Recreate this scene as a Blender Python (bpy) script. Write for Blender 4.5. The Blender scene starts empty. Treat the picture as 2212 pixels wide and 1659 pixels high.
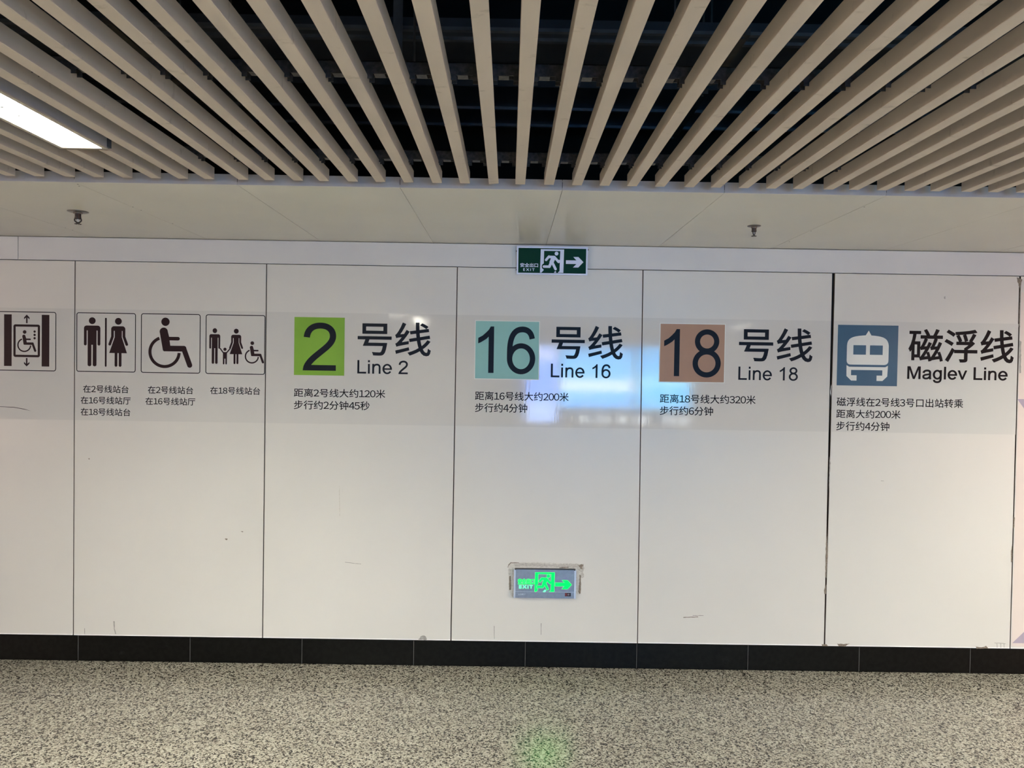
import bpy, bmesh, math, random
import numpy as np
from mathutils import Vector
from mathutils.geometry import delaunay_2d_cdt
random.seed(7)
S = bpy.context.scene
COL = S.collection

# ------------------------------------------------------------------ camera
F, CX, CY, CZ = 1641.8, 2.3055, -4.0535, 1.6042
YAW, PITCH, ROLL = -0.0040, -0.0207, -0.0158
IW, IH = 2212, 1659
cy_, sy_ = math.cos(YAW), math.sin(YAW)
cp_, sp_ = math.cos(PITCH), math.sin(PITCH)
cr_, sr_ = math.cos(ROLL), math.sin(ROLL)
RM = (np.array([[cy_, -sy_, 0], [sy_, cy_, 0], [0, 0, 1]]) @ np.array([[1, 0, 0], [0, cp_, -sp_], [0, sp_, cp_]])
      @ np.array([[cr_, 0, sr_], [0, 1, 0], [-sr_, 0, cr_]]))
cam = bpy.data.cameras.new('camera')
cam.sensor_fit = 'HORIZONTAL'; cam.sensor_width = 36.0
cam.lens = 36.0 * F / IW
cam.clip_start = 0.02; cam.clip_end = 60
camo = bpy.data.objects.new('camera', cam); COL.objects.link(camo)
from mathutils import Matrix
r_, f_, u_ = RM[:, 0], RM[:, 1], RM[:, 2]
camo.matrix_world = Matrix(((r_[0], u_[0], -f_[0], CX), (r_[1], u_[1], -f_[1], CY), (r_[2], u_[2], -f_[2], CZ), (0, 0, 0, 1)))
S.camera = camo

# ------------------------------------------------------------------ world, exposure
w = bpy.data.worlds.new('world'); S.world = w; w.use_nodes = True
w.node_tree.nodes['Background'].inputs[0].default_value = (0.5, 0.5, 0.5, 1)
w.node_tree.nodes['Background'].inputs[1].default_value = 0.0
S.view_settings.view_transform = 'Standard'; S.view_settings.look = 'None'
S.view_settings.gamma = 1.0; S.view_settings.use_curve_mapping = False
S.view_settings.exposure = 1.3
S.cycles.use_denoising = True
S.cycles.max_bounces = 8; S.cycles.diffuse_bounces = 5
TUBE = 104.0          # luminance of the ceiling fittings
BOARD = 1.0         # luminance factor of the advertising light boxes on the wall opposite

# ------------------------------------------------------------------ measured levels (metres)
ZT, ZB, ZS, DS = 2.1375, 0.1337, 2.2645, 1.2298   # panel top, skirting top, soffit height, soffit depth
YE = -1.3115                                      # far ends of the slats
PITCH_S = 0.1008
SW, SH = 0.035, 0.0415
XL, XR, YF = -10.5, 14.5, -8.3                    # room extents

def ray(px, py):
    d = RM @ np.array([(px - IW / 2) / F, 1.0, -(py - IH / 2) / F])
    return d
def wp(px, py, y=0.0):
    """point of the wall plane seen at a photo position -> (x, z)"""
    d = ray(px, py); t = (y - CY) / d[1]
    return (CX + d[0] * t, CZ + d[2] * t)
def hp(px, py, z):
    """point of a horizontal plane -> (x, y)"""
    d = ray(px, py); t = (z - CZ) / d[2]
    return (CX + d[0] * t, CY + d[1] * t)
PPM = F / -CY                                     # photo pixels per metre on the wall

# ------------------------------------------------------------------ materials
def srgb(r, g, b):
    return tuple(((c / 255 / 12.92) if c / 255 <= 0.04045 else ((c / 255 + 0.055) / 1.055) ** 2.4) for c in (r, g, b)) + (1,)
def new_mat(name):
    m = bpy.data.materials.new(name); m.use_nodes = True
    return m, m.node_tree, m.node_tree.nodes['Principled BSDF']
def N(nt, typ, **kw):
    n = nt.nodes.new(typ)
    for k, v in kw.items():
        setattr(n, k, v)
    return n
def geo_noise(nt, scale, detail=3, rough=0.5, stretch=None):
    g = N(nt, 'ShaderNodeNewGeometry')
    src = g.outputs['Position']
    if stretch:
        mp = N(nt, 'ShaderNodeMapping'); mp.inputs['Scale'].default_value = stretch
        nt.links.new(src, mp.inputs['Vector']); src = mp.outputs[0]
    n = N(nt, 'ShaderNodeTexNoise'); n.inputs['Scale'].default_value = scale
    n.inputs['Detail'].default_value = detail; n.inputs['Roughness'].default_value = rough
    nt.links.new(src, n.inputs['Vector'])
    return n.outputs['Fac']
def ramp(nt, fac, stops, interp='LINEAR'):
    r = N(nt, 'ShaderNodeValToRGB'); r.color_ramp.interpolation = interp
    els = r.color_ramp.elements
    while len(els) < len(stops): els.new(0.5)
    for e, (p, c) in zip(els, stops):
        e.position = p; e.color = c if len(c) == 4 else c + (1,)
    nt.links.new(fac, r.inputs[0])
    return r.outputs[0]
def mix(nt, fac, a, b, mode='MIX'):
    m = N(nt, 'ShaderNodeMix', data_type='RGBA', blend_type=mode)
    if isinstance(fac, (int, float)): m.inputs[0].default_value = fac
    else: nt.links.new(fac, m.inputs[0])
    for i, v in ((6, a), (7, b)):
        if isinstance(v, tuple): m.inputs[i].default_value = v
        else: nt.links.new(v, m.inputs[i])
    return m.outputs[2]
def bump(nt, b, fac, strength, dist=0.01):
    n = N(nt, 'ShaderNodeBump'); n.inputs['Strength'].default_value = strength; n.inputs['Distance'].default_value = dist
    nt.links.new(fac, n.inputs['Height']); nt.links.new(n.outputs[0], b.inputs['Normal'])

def plain(name, col, rough=0.5, metal=0.0, var=0.06, spec=0.5, scale=18, emis=None, es=0):
    m, nt, b = new_mat(name)
    n = geo_noise(nt, scale, 4)
    dark = tuple(c * (1 - var) for c in col[:3]) + (1,)
    lite = tuple(min(1, c * (1 + var)) for c in col[:3]) + (1,)
    nt.links.new(ramp(nt, n, [(0.3, dark), (0.7, lite)]), b.inputs['Base Color'])
    b.inputs['Roughness'].default_value = rough; b.inputs['Metallic'].default_value = metal
    b.inputs['Specular IOR Level'].default_value = spec
    if emis:
        b.inputs['Emission Color'].default_value = emis; b.inputs['Emission Strength'].default_value = es
    return m

def panel_mat():
    m, nt, b = new_mat('wall_enamel')
    big = geo_noise(nt, 1.3, 2)
    c = ramp(nt, big, [(0.3, (0.665, 0.649, 0.588)), (0.7, (0.695, 0.679, 0.618))])
    # faint scuffs and grime specks, worn in as thin vertical streaks
    st = geo_noise(nt, 9.0, 6, 0.65, (3.0, 3.0, 0.55))
    mask = ramp(nt, st, [(0.70, (0, 0, 0)), (0.80, (0.35, 0.35, 0.35))])
    c = mix(nt, mask, c, (0.42, 0.38, 0.32, 1))
    nt.links.new(c, b.inputs['Base Color'])
    b.inputs['Roughness'].default_value = 0.36
    b.inputs['Specular IOR Level'].default_value = 0.55
    bump(nt, b, geo_noise(nt, 260, 2), 0.05, 0.0008)
    return m
def film_mat():
    m, nt, b = new_mat('clear_film')
    b.inputs['Base Color'].default_value = (0.66, 0.648, 0.595, 1)
    rn = ramp(nt, geo_noise(nt, 60, 3, 0.5, (1.2, 1, 0.12)), [(0.3, (0.045,) * 3), (0.7, (0.075,) * 3)])
    nt.links.new(rn, b.inputs['Roughness'])
    b.inputs['Specular IOR Level'].default_value = 0.5
    bump(nt, b, geo_noise(nt, 55, 2, 0.5, (1.4, 1, 0.25)), 0.10, 0.0012)
    return m
def granite_mat():
    m, nt, b = new_mat('speckled_granite')
    g = N(nt, 'ShaderNodeNewGeometry')
    v = N(nt, 'ShaderNodeTexVoronoi'); v.inputs['Scale'].default_value = 158; v.inputs['Randomness'].default_value = 1
    wn = N(nt, 'ShaderNodeTexNoise'); wn.inputs['Scale'].default_value = 70; wn.inputs['Detail'].default_value = 2
    nt.links.new(g.outputs['Position'], wn.inputs['Vector'])
    add = N(nt, 'ShaderNodeVectorMath', operation='MULTIPLY_ADD')
    add.inputs[1].default_value = (0.012, 0.012, 0.012)
    nt.links.new(wn.outputs['Color'], add.inputs[0]); nt.links.new(g.outputs['Position'], add.inputs[2])
    nt.links.new(add.outputs[0], v.inputs['Vector'])
    sep = N(nt, 'ShaderNodeSeparateColor'); nt.links.new(v.outputs['Color'], sep.inputs[0])
    c = ramp(nt, sep.outputs[0], [(0.0, (0.022, 0.018, 0.014)), (0.16, (0.10, 0.088, 0.07)), (0.27, (0.235, 0.215, 0.175)), (0.42, (0.43, 0.41, 0.335)), (0.85, (0.57, 0.545, 0.455))], 'CONSTANT')
    n2 = geo_noise(nt, 190, 3, 0.6)
    k = ramp(nt, n2, [(0.34, (0.45, 0.42, 0.38)), (0.46, (1, 1, 1))])
    c = mix(nt, 0.9, c, k, 'MULTIPLY')
    n3 = geo_noise(nt, 6, 3)
    c = mix(nt, 1.0, c, ramp(nt, n3, [(0.3, (0.88, 0.87, 0.86)), (0.7, (1, 1, 1))]), 'MULTIPLY')
    nt.links.new(c, b.inputs['Base Color'])
    b.inputs['Roughness'].default_value = 0.25
    b.inputs['Specular IOR Level'].default_value = 0.32
    return m
def slat_mat():
    m, nt, b = new_mat('beige_slat_paint')
    c = ramp(nt, geo_noise(nt, 5, 3), [(0.3, (0.53, 0.455, 0.38)), (0.7, (0.57, 0.49, 0.415))])
    sm = geo_noise(nt, 14, 5, 0.6, (1.0, 1.6, 1.0))
    c = mix(nt, ramp(nt, sm, [(0.62, (0, 0, 0)), (0.72, (0.55, 0.55, 0.55))]), c, (0.30, 0.25, 0.19, 1))
    nt.links.new(c, b.inputs['Base Color']); b.inputs['Roughness'].default_value = 0.55
    return m
def skirting_mat():
    m, nt, b = new_mat('black_stone')
    c = ramp(nt, geo_noise(nt, 40, 3), [(0.4, (0.0035, 0.0035, 0.0028)), (0.6, (0.006, 0.006, 0.005))])
    sc = geo_noise(nt, 6.5, 6, 0.6)
    c = mix(nt, ramp(nt, sc, [(0.68, (0, 0, 0)), (0.76, (0.2, 0.2, 0.2))]), c, (0.05, 0.05, 0.05, 1))
    nt.links.new(c, b.inputs['Base Color']); b.inputs['Roughness'].default_value = 0.38
    b.inputs['Specular IOR Level'].default_value = 0.12
    return m

M = dict(
    panel=panel_mat(), film=film_mat(), granite=granite_mat(), slat=slat_mat(), skirting=skirting_mat(),
    header=plain('header_enamel', (0.66, 0.655, 0.63), 0.38, var=0.02, scale=3),
    soffit=plain('soffit_enamel', (0.63, 0.607, 0.53), 0.30, var=0.03, scale=3, spec=0.5),
    edge=plain('grey_edge_trim', (0.43, 0.41, 0.405), 0.45, var=0.06),
    core=plain('panel_core_brown', (0.10, 0.075, 0.055), 0.8),
    strip=plain('edge_highlight_white', (0.90, 0.89, 0.86), 0.35, var=0.01),
    gap=plain('joint_backing_black', (0.012, 0.010, 0.009), 0.9),
    grout=plain('grey_grout', (0.16, 0.155, 0.145), 0.8),
    joint=plain('dark_tile_joint', (0.09, 0.08, 0.07), 0.8),
    ink=plain('brown_black_print', (0.024, 0.012, 0.014), 0.45, var=0.03, spec=0.12),
    text=plain('black_print', (0.005, 0.0035, 0.005), 0.45, var=0.03, spec=0.1),
    navy=plain('dark_number_print', (0.005, 0.007, 0.013), 0.45, var=0.03, spec=0.14),
    green=plain('line_green', srgb(120, 168, 36), 0.5, var=0.02),
    teal=plain('line_teal', srgb(140, 190, 182), 0.5, var=0.02),
    brown=plain('line_brown', srgb(168, 132, 104), 0.5, var=0.02),
    blue=plain('line_blue', srgb(20, 76, 106), 0.45, var=0.02),
    halo=plain('white_border', (0.72, 0.74, 0.68), 0.4, var=0.01),
    exit_green=plain('exit_green', (0.001, 0.032, 0.012), 0.4, var=0.03, spec=0.12),
    exit_white=plain('exit_white', (0.68, 0.75, 0.92), 0.35, var=0.02),
    alu=plain('grey_aluminium', (0.26, 0.285, 0.325), 0.38, 0.55, var=0.08, scale=60),
    alu_light=plain('pale_aluminium', (0.56, 0.60, 0.66), 0.35, 0.4, var=0.05),
    glow=plain('green_glow', (0.0, 0.05, 0.005), 0.6, spec=0.1, emis=(0.0, 1.0, 0.022, 1), es=3.6),
    glow_pale=plain('pale_green_glow', (0.1, 0.5, 0.3), 0.4, emis=(0.06, 1.0, 0.22, 1), es=1.0),
    red=plain('dark_red_lens', (0.16, 0.015, 0.015), 0.3),
    lens=plain('grey_button', (0.22, 0.13, 0.13), 0.3),
    black=plain('black_plastic', (0.012, 0.012, 0.013), 0.4),
    logo=plain('pale_logo_print', (0.62, 0.65, 0.70), 0.5),
    plaster=plain('rough_repair_plaster', (0.50, 0.475, 0.42), 0.9, var=0.2, scale=120),
    plaster_lite=plain('pale_repair_plaster', (0.62, 0.60, 0.53), 0.9, var=0.12, scale=90),
    grime=plain('brown_grime', (0.22, 0.18, 0.135), 0.9, var=0.4, scale=160),
    scuff=plain('grey_scuff', (0.36, 0.345, 0.31), 0.8, var=0.2, scale=60),
    chrome=plain('dull_chrome', (0.20, 0.18, 0.16), 0.28, 0.9, var=0.1),
    dark_metal=plain('dark_bronze_metal', (0.05, 0.042, 0.036), 0.4, 0.6, var=0.2),
    glass=plain('clear_bulb', (0.75, 0.75, 0.72), 0.1, spec=0.8),
    slab=plain('black_painted_slab', (0.004, 0.004, 0.005), 0.95, var=0.3, scale=4),
    duct=plain('dark_blue_grey_duct', (0.048, 0.052, 0.060), 0.4, 0.3, var=0.25, scale=5),
    flange=plain('duct_flange', (0.14, 0.145, 0.16), 0.4, 0.5, var=0.2),
    rail=plain('weathered_rail', (0.075, 0.066, 0.058), 0.5, 0.3, var=0.4, scale=90),
    rod=plain('dull_rod', (0.09, 0.08, 0.07), 0.6, 0.3, var=0.2),
    box=plain('slate_box', (0.045, 0.055, 0.075), 0.5),
    frame=plain('fitting_frame', (0.47, 0.42, 0.34), 0.5, var=0.03),
    housing=plain('fitting_housing', (0.40, 0.38, 0.38), 0.45, var=0.03),
    louvre=plain('louvre_white', (0.82, 0.82, 0.80), 0.25, 0.0, var=0.02),
    blade_notch=plain('shaded_notch_grey', (0.22, 0.20, 0.16), 0.6),
    tube=plain('lit_reflector', (0.8, 0.8, 0.8), 0.5, var=0.0, emis=(1.0, 0.965, 0.84, 1), es=TUBE),
    farwall=plain('opposite_wall', (0.38, 0.355, 0.315), 0.5, var=0.04, scale=2),
    purple=plain('lavender_print', (0.40, 0.345, 0.42), 0.4, var=0.03),
)
M['pink'] = plain('pale_pink_print', (0.72, 0.635, 0.565), 0.36, var=0.02, scale=2, spec=0.6)

# ------------------------------------------------------------------ object helpers
def tag(o, label=None, cat=None, group=None, kind=None):
    for k, v in (('label', label), ('category', cat), ('group', group), ('kind', kind)):
        if v: o[k] = v
    return o
def empty(name, loc, label, cat, group=None):
    o = bpy.data.objects.new(name, None); COL.objects.link(o); o.location = loc; o.empty_display_size = 0.05
    return tag(o, label, cat, group)
def link(name, me, parent=None, loc=None):
    o = bpy.data.objects.new(name, me); COL.objects.link(o)
    if parent is not None:
        o.parent = parent
        # meshes are written in world coordinates: cancel the parent's place
        pl = Vector(parent.location)
        if parent.parent is not None: pl = pl + Vector(parent.parent.location)
        o.location = (Vector(loc) if loc else Vector((0, 0, 0))) - pl
    elif loc: o.location = loc
    return o
class MB:
    def __init__(s): s.v = []; s.f = []; s.m = []; s.mats = []
    def mi(s, mat):
        if mat not in s.mats: s.mats.append(mat)
        return s.mats.index(mat)
    def face(s, idx, mat): s.f.append(tuple(idx)); s.m.append(s.mi(mat))
    def add(s, verts, faces, mat):
        b = len(s.v); s.v += [tuple(v) for v in verts]
        for f in faces: s.face([b + i for i in f], mat)
    def box(s, x0, x1, y0, y1, z0, z1, mat):
        s.add([(x0, y0, z0), (x1, y0, z0), (x1, y1, z0), (x0, y1, z0), (x0, y0, z1), (x1, y0, z1), (x1, y1, z1), (x0, y1, z1)],
              [(0, 3, 2, 1), (4, 5, 6, 7), (0, 1, 5, 4), (1, 2, 6, 5), (2, 3, 7, 6), (3, 0, 4, 7)], mat)
    def tube(s, p0, p1, r0, mat, r1=None, n=12, caps=True):
        p0, p1 = Vector(p0), Vector(p1); d = (p1 - p0).normalized()
        a = d.orthogonal().normalized(); b = d.cross(a); r1 = r0 if r1 is None else r1
        vs = []
        for p, r in ((p0, r0), (p1, r1)):
            for k in range(n):
                t = 2 * math.pi * k / n; vs.append(p + a * (r * math.cos(t)) + b * (r * math.sin(t)))
        fs = [(k, (k + 1) % n, n + (k + 1) % n, n + k) for k in range(n)]
        if caps: fs += [tuple(range(n))[::-1], tuple(range(n, 2 * n))]
        s.add(vs, fs, mat)
    def lathe(s, c, prof, mat, n=28):
        vs = []; c = Vector(c)
        for r, z in prof:
            for k in range(n):
                t = 2 * math.pi * k / n; vs.append((c.x + r * math.cos(t), c.y + r * math.sin(t), c.z + z))
        fs = []
        for i in range(len(prof) - 1):
            for k in range(n):
                fs.append((i * n + k, i * n + (k + 1) % n, (i + 1) * n + (k + 1) % n, (i + 1) * n + k))
        fs += [tuple(range(n)), tuple(range((len(prof) - 1) * n, len(prof) * n))]
        s.add(vs, fs, mat)
    def build(s, name, parent=None, smooth=False, loc=None):
        me = bpy.data.meshes.new(name); me.from_pydata(s.v, [], s.f)
        for m in s.mats: me.materials.append(m)
        me.polygons.foreach_set('material_index', s.m)
        if smooth: me.polygons.foreach_set('use_smooth', [True] * len(s.f))
        me.update()
        return link(name, me, parent, loc)

# flat printed shapes live in the x,z plane; polygons are lists of (x, z)
def circle(c, r, n=36):
    return [(c[0] + r * math.cos(2 * math.pi * k / n), c[1] + r * math.sin(2 * math.pi * k / n)) for k in range(n)]
def capsule(a, b, r, n=10):
    dx, dy = b[0] - a[0], b[1] - a[1]; t = math.atan2(dy, dx); out = []
    for k in range(n + 1):
        u = t - math.pi / 2 + math.pi * k / n; out.append((b[0] + r * math.cos(u), b[1] + r * math.sin(u)))
    for k in range(n + 1):
        u = t + math.pi / 2 + math.pi * k / n; out.append((a[0] + r * math.cos(u), a[1] + r * math.sin(u)))
    return out
def rect(x0, y0, x1, y1): return [(x0, y0), (x1, y0), (x1, y1), (x0, y1)]
def rrect(x0, y0, x1, y1, r, corners=(1, 1, 1, 1), n=6):
    out = []
    for k, (cx, cy, a0) in enumerate(((x1 - r, y1 - r, 0), (x0 + r, y1 - r, 90), (x0 + r, y0 + r, 180), (x1 - r, y0 + r, 270))):
        if corners[k]:
            for i in range(n + 1):
                a = math.radians(a0 + 90 * i / n); out.append((cx + r * math.cos(a), cy + r * math.sin(a)))
        else:
            a = math.radians(a0 + 45); out.append((cx + math.copysign(r, math.cos(a)), cy + math.copysign(r, math.sin(a))))
    return out
def ring(c, rx, ry, w, a0=0, a1=360, n=48, wy=None):
    """quads of an elliptical band between angles (degrees)"""
    wy = w if wy is None else wy; out = []; P = []
    for k in range(n + 1):
        a = math.radians(a0 + (a1 - a0) * k / n); co, si = math.cos(a), math.sin(a)
        P.append(((c[0] + (rx + w / 2) * co, c[1] + (ry + wy / 2) * si), (c[0] + (rx - w / 2) * co, c[1] + (ry - wy / 2) * si)))
    for k in range(n): out.append([P[k][0], P[k + 1][0], P[k + 1][1], P[k][1]])
    return out
def outline(x0, y0, x1, y1, r, w):
    a = rrect(x0, y0, x1, y1, r); b = rrect(x0 + w, y0 + w, x1 - w, y1 - w, max(r - w, 0.01))
    n = len(a); return [[a[k], a[(k + 1) % n], b[(k + 1) % n], b[k]] for k in range(n)]
def bez(p0, p1, p2, p3, n=12):
    return [tuple((1 - t) ** 3 * p0[i] + 3 * (1 - t) ** 2 * t * p1[i] + 3 * (1 - t) * t * t * p2[i] + t ** 3 * p3[i] for i in (0, 1)) for t in [k / n for k in range(n + 1)]]
def stroke(path, w):
    P = [path[0]]
    for p in path[1:]:
        if math.hypot(p[0] - P[-1][0], p[1] - P[-1][1]) > 1e-6: P.append(p)
    L = []
    for i, p in enumerate(P):
        a = P[max(i - 1, 0)]; b = P[min(i + 1, len(P) - 1)]
        dx, dy = b[0] - a[0], b[1] - a[1]; d = math.hypot(dx, dy); nx, ny = -dy / d * w / 2, dx / d * w / 2
        L.append(((p[0] + nx, p[1] + ny), (p[0] - nx, p[1] - ny)))
    return [[L[k][0], L[k + 1][0], L[k + 1][1], L[k][1]] for k in range(len(L) - 1)]
def spl(*segs):
    out = []
    for s in segs: out += (bez(*s) if len(s) == 4 else list(s))
    return out

# grotesque capitals, lower case and figures drawn as outlines and strokes on a 1000-unit em
def glyph(ch, k=1.0):
    w = 90 * k; t = 80 * k
    if ch == '1': return [[(373, 0), (373 - w, 0), (373 - w, 560), (245, 525), (202, 499), (150, 470), (109, 454), (109, 539), (183, 577), (238, 623), (285, 668), (316, 719), (373, 719)]]
    if ch == '2': return stroke(spl(((84, 500), (92, 612), (165, 678), (280, 678)), ((280, 678), (390, 678), (458, 615), (458, 522)), ((458, 522), (458, 430), (375, 360), (285, 283)), ((285, 283), (190, 200), (105, 130), (78, 36))), w) + [[(30, 0), (503, 0), (503, 84), (58, 84), (34, 40)]]
    if ch == '6': return stroke(spl(((455, 535), (440, 632), (380, 680), (292, 680)), ((292, 680), (150, 680), (82, 560), (82, 340)), ((82, 340), (82, 228))), w) + ring((274, 226), 192, 200, w, wy=t)
    if ch == '8': return ring((277, 536), 162, 146, w * .97, wy=t) + ring((277, 202), 193, 176, w, wy=t)
    if ch == 'L': return [rect(73, 0, 168, 716), rect(100, 0, 521, 85)]
    if ch == 'i': return [rect(66, 0, 66 + w * .98, 519), rect(66, 615, 66 + w * .98, 716)]
    if ch == 'l': return [rect(64, 0, 64 + w * .98, 716)]
    if ch == 'n': return [rect(66, 0, 66 + w * .98, 519)] + stroke(spl(((112, 250), (112, 420), (200, 490), (300, 490)), ((300, 490), (400, 490), (443, 430), (443, 330)), ((443, 330), (443, 0))), w * .96)
    if ch == 'e': return ring((278, 259), 197, 234, w * .98, 0, 325, wy=t) + [rect(90, 222, 518, 222 + t * .92)]
    if ch == 'M': return [[(74, 0), (74, 716), (217, 716), (386, 209), (420, 103), (458, 219), (629, 716), (757, 716), (757, 0), (665, 0), (665, 599), (457, 0), (372, 0), (165, 610), (165, 0)]]
    if ch == 'a': return (stroke(spl(((92, 362), (110, 455), (180, 492), (285, 492)), ((285, 492), (390, 492), (432, 450), (432, 370)), ((432, 370), (432, 110)), ((432, 110), (434, 60), (445, 25), (462, 0))), w) +
                          stroke(spl(((432, 298), (380, 265), (250, 262), (180, 238)), ((180, 238), (110, 214), (83, 185), (83, 142)), ((83, 142), (83, 75), (130, 27), (215, 27)), ((215, 27), (330, 27), (425, 90), (430, 220))), w * .9))
    if ch == 'g': return ring((263, 260), 184, 234, w * .98, wy=t) + stroke(spl(((445, 519), (445, 60)), ((445, 60), (445, -90), (400, -174), (262, -174)), ((262, -174), (160, -174), (100, -135), (90, -50))), w * .95)
    if ch == 'v': return [[(12, 519), (108, 519), (222, 195), (250, 108), (278, 190), (395, 519), (487, 519), (290, 0), (208, 0)]]
    return []
ADV = {'1': 556, '2': 556, '6': 556, '8': 556, 'L': 556, 'i': 222, 'l': 222, 'n': 556, 'e': 556, 'M': 833, 'a': 556, 'g': 556, 'v': 500, ' ': 278}

def put(name, polys, mat, parent, mapf, y, th=0.0):
    """polys in drawing units -> one mesh on the plane y; mapf turns (u, v) into (x, z)"""
    mb = MB(); K = 1000.0
    Q = []
    for p in polys:
        q = [mapf(*a) for a in p]; n = len(q)
        q = [a for i, a in enumerate(q) if math.hypot(a[0] - q[i - 1][0], a[1] - q[i - 1][1]) > 2e-6]; n = len(q)
        if n < 3: continue
        area = sum(q[i][0] * q[(i + 1) % n][1] - q[(i + 1) % n][0] * q[i][1] for i in range(n))
        if abs(area) < 1e-10: continue
        Q.append(q[::-1] if area < 0 else q)
    # union of the overlapping pieces as one clean sheet
    ox, oz = Q[0][0]
    co = []; fs = []
    for q in Q:
        fs.append(list(range(len(co), len(co) + len(q)))); co += [((a - ox) * K, (b - oz) * K) for a, b in q]
    v2, e2, f2, _, _, of = delaunay_2d_cdt([Vector(c) for c in co], [], fs, 0, 1e-4)
    f2 = [f for f, o in zip(f2, of) if len(o)]
    P3 = [(v.x / K + ox, y, v.y / K + oz) for v in v2]
    mb.add(P3, [tuple(f) for f in f2], mat)
    if th:
        for q in Q:
            n = len(q)
            mb.add([(a, y, b) for a, b in q] + [(a, y + th, b) for a, b in q], [(i, n + i, n + (i + 1) % n, (i + 1) % n) for i in range(n)], mat)
    return mb.build(name, parent)
def fit(polys, bb, upright=False):
    """map the drawing's bounds onto a tight photo box (x0,y0,x1,y1) on the wall; the drawing has v up"""
    xs = [a for p in polys for a, _ in p]; vs = [b for p in polys for _, b in p]
    u0, u1, v0, v1 = min(xs), max(xs), min(vs), max(vs)
    c = wp((bb[0] + bb[2]) / 2, (bb[1] + bb[3]) / 2)
    W_ = (bb[2] - bb[0]) / PPM; H_ = (bb[3] - bb[1] - 0.0155 * (bb[2] - bb[0])) / PPM
    return lambda u, v: (c[0] + ((u - u0) / (u1 - u0) - .5) * W_, c[1] + ((v - v0) / (v1 - v0) - .5) * H_)
def bold(polys, d):
    if d <= 0: return polys
    cnt = {}
    key = lambda p: (round(p[0], 4), round(p[1], 4))
    for p in polys:
        for i in range(len(p)):
            a, b = key(p[i]), key(p[(i + 1) % len(p)]); cnt[frozenset((a, b))] = cnt.get(frozenset((a, b)), 0) + 1
    out = list(polys)
    for p in polys:
        for i in range(len(p)):
            a, b = p[i], p[(i + 1) % len(p)]
            if cnt[frozenset((key(a), key(b)))] > 1: continue
            dx, dy = b[0] - a[0], b[1] - a[1]; L = math.hypot(dx, dy)
            if L < 1e-6: continue
            tx, ty = dx / L * d * .7, dy / L * d * .7; nx, ny = -dy / L * d, dx / L * d
            out.append([(a[0] - tx + nx, a[1] - ty + ny), (a[0] - tx - nx, a[1] - ty - ny), (b[0] + tx - nx, b[1] + ty - ny), (b[0] + tx + nx, b[1] + ty + ny)])
    return out
def latin(s, d=0.0):
    x = 0; out = []; k = 1.0
    for ch in s:
        out += [[(a + x, b) for a, b in p] for p in bold(glyph(ch, k), d)]; x += ADV[ch]
    return out

# Chinese lettering: Blender's built-in font, one glyph at a time
_g = {}
def cjk_glyph(ch, off):
    key = (ch, off)
    if key not in _g:
        c = bpy.data.curves.new('lettering', 'FONT'); c.body = ch; c.size = 1.0
        c.resolution_u = 3; c.dimensions = '2D'; c.fill_mode = 'BOTH'
        o = bpy.data.objects.new('lettering', c); COL.objects.link(o)
        bpy.context.view_layer.update()
        dg = bpy.context.evaluated_depsgraph_get(); me = o.evaluated_get(dg).to_mesh()
        vs = [(v.co.x, v.co.y) for v in me.vertices]
        _g[key] = bold([[vs[i] for i in p.vertices] for p in me.polygons], off)
        o.to_mesh_clear(); bpy.data.objects.remove(o); bpy.data.curves.remove(c)
    return _g[key]
def width_of(s):
    P = cjk_glyph(s, 0.0); return max(a for p in P for a, _ in p)
EM = width_of('口口') - width_of('口')
def cjk(s, off=0.0, dw=0.555):
    x = 0; out = []
    for ch in s:
        if ch.isdigit():
            P = cjk_glyph(chr(0xFF10 + int(ch)), off); o = x - EM * (1 - dw) / 2; a = EM * dw
        else:
            P = cjk_glyph(ch, off); o = x; a = EM
        out += [[(u + o, v) for u, v in p] for p in P]; x += a
    return out
def roman(s, off=0.0, sp=0.0, shear=0.0):
    x = 0; out = []
    for ch in s:
        P = cjk_glyph(ch, off); mn = min(a for p in P for a, _ in p); mx = max(a for p in P for a, _ in p)
        out += [[(u - mn + x + shear * v, v) for u, v in p] for p in P]; x += mx - mn + sp
    return out

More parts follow.
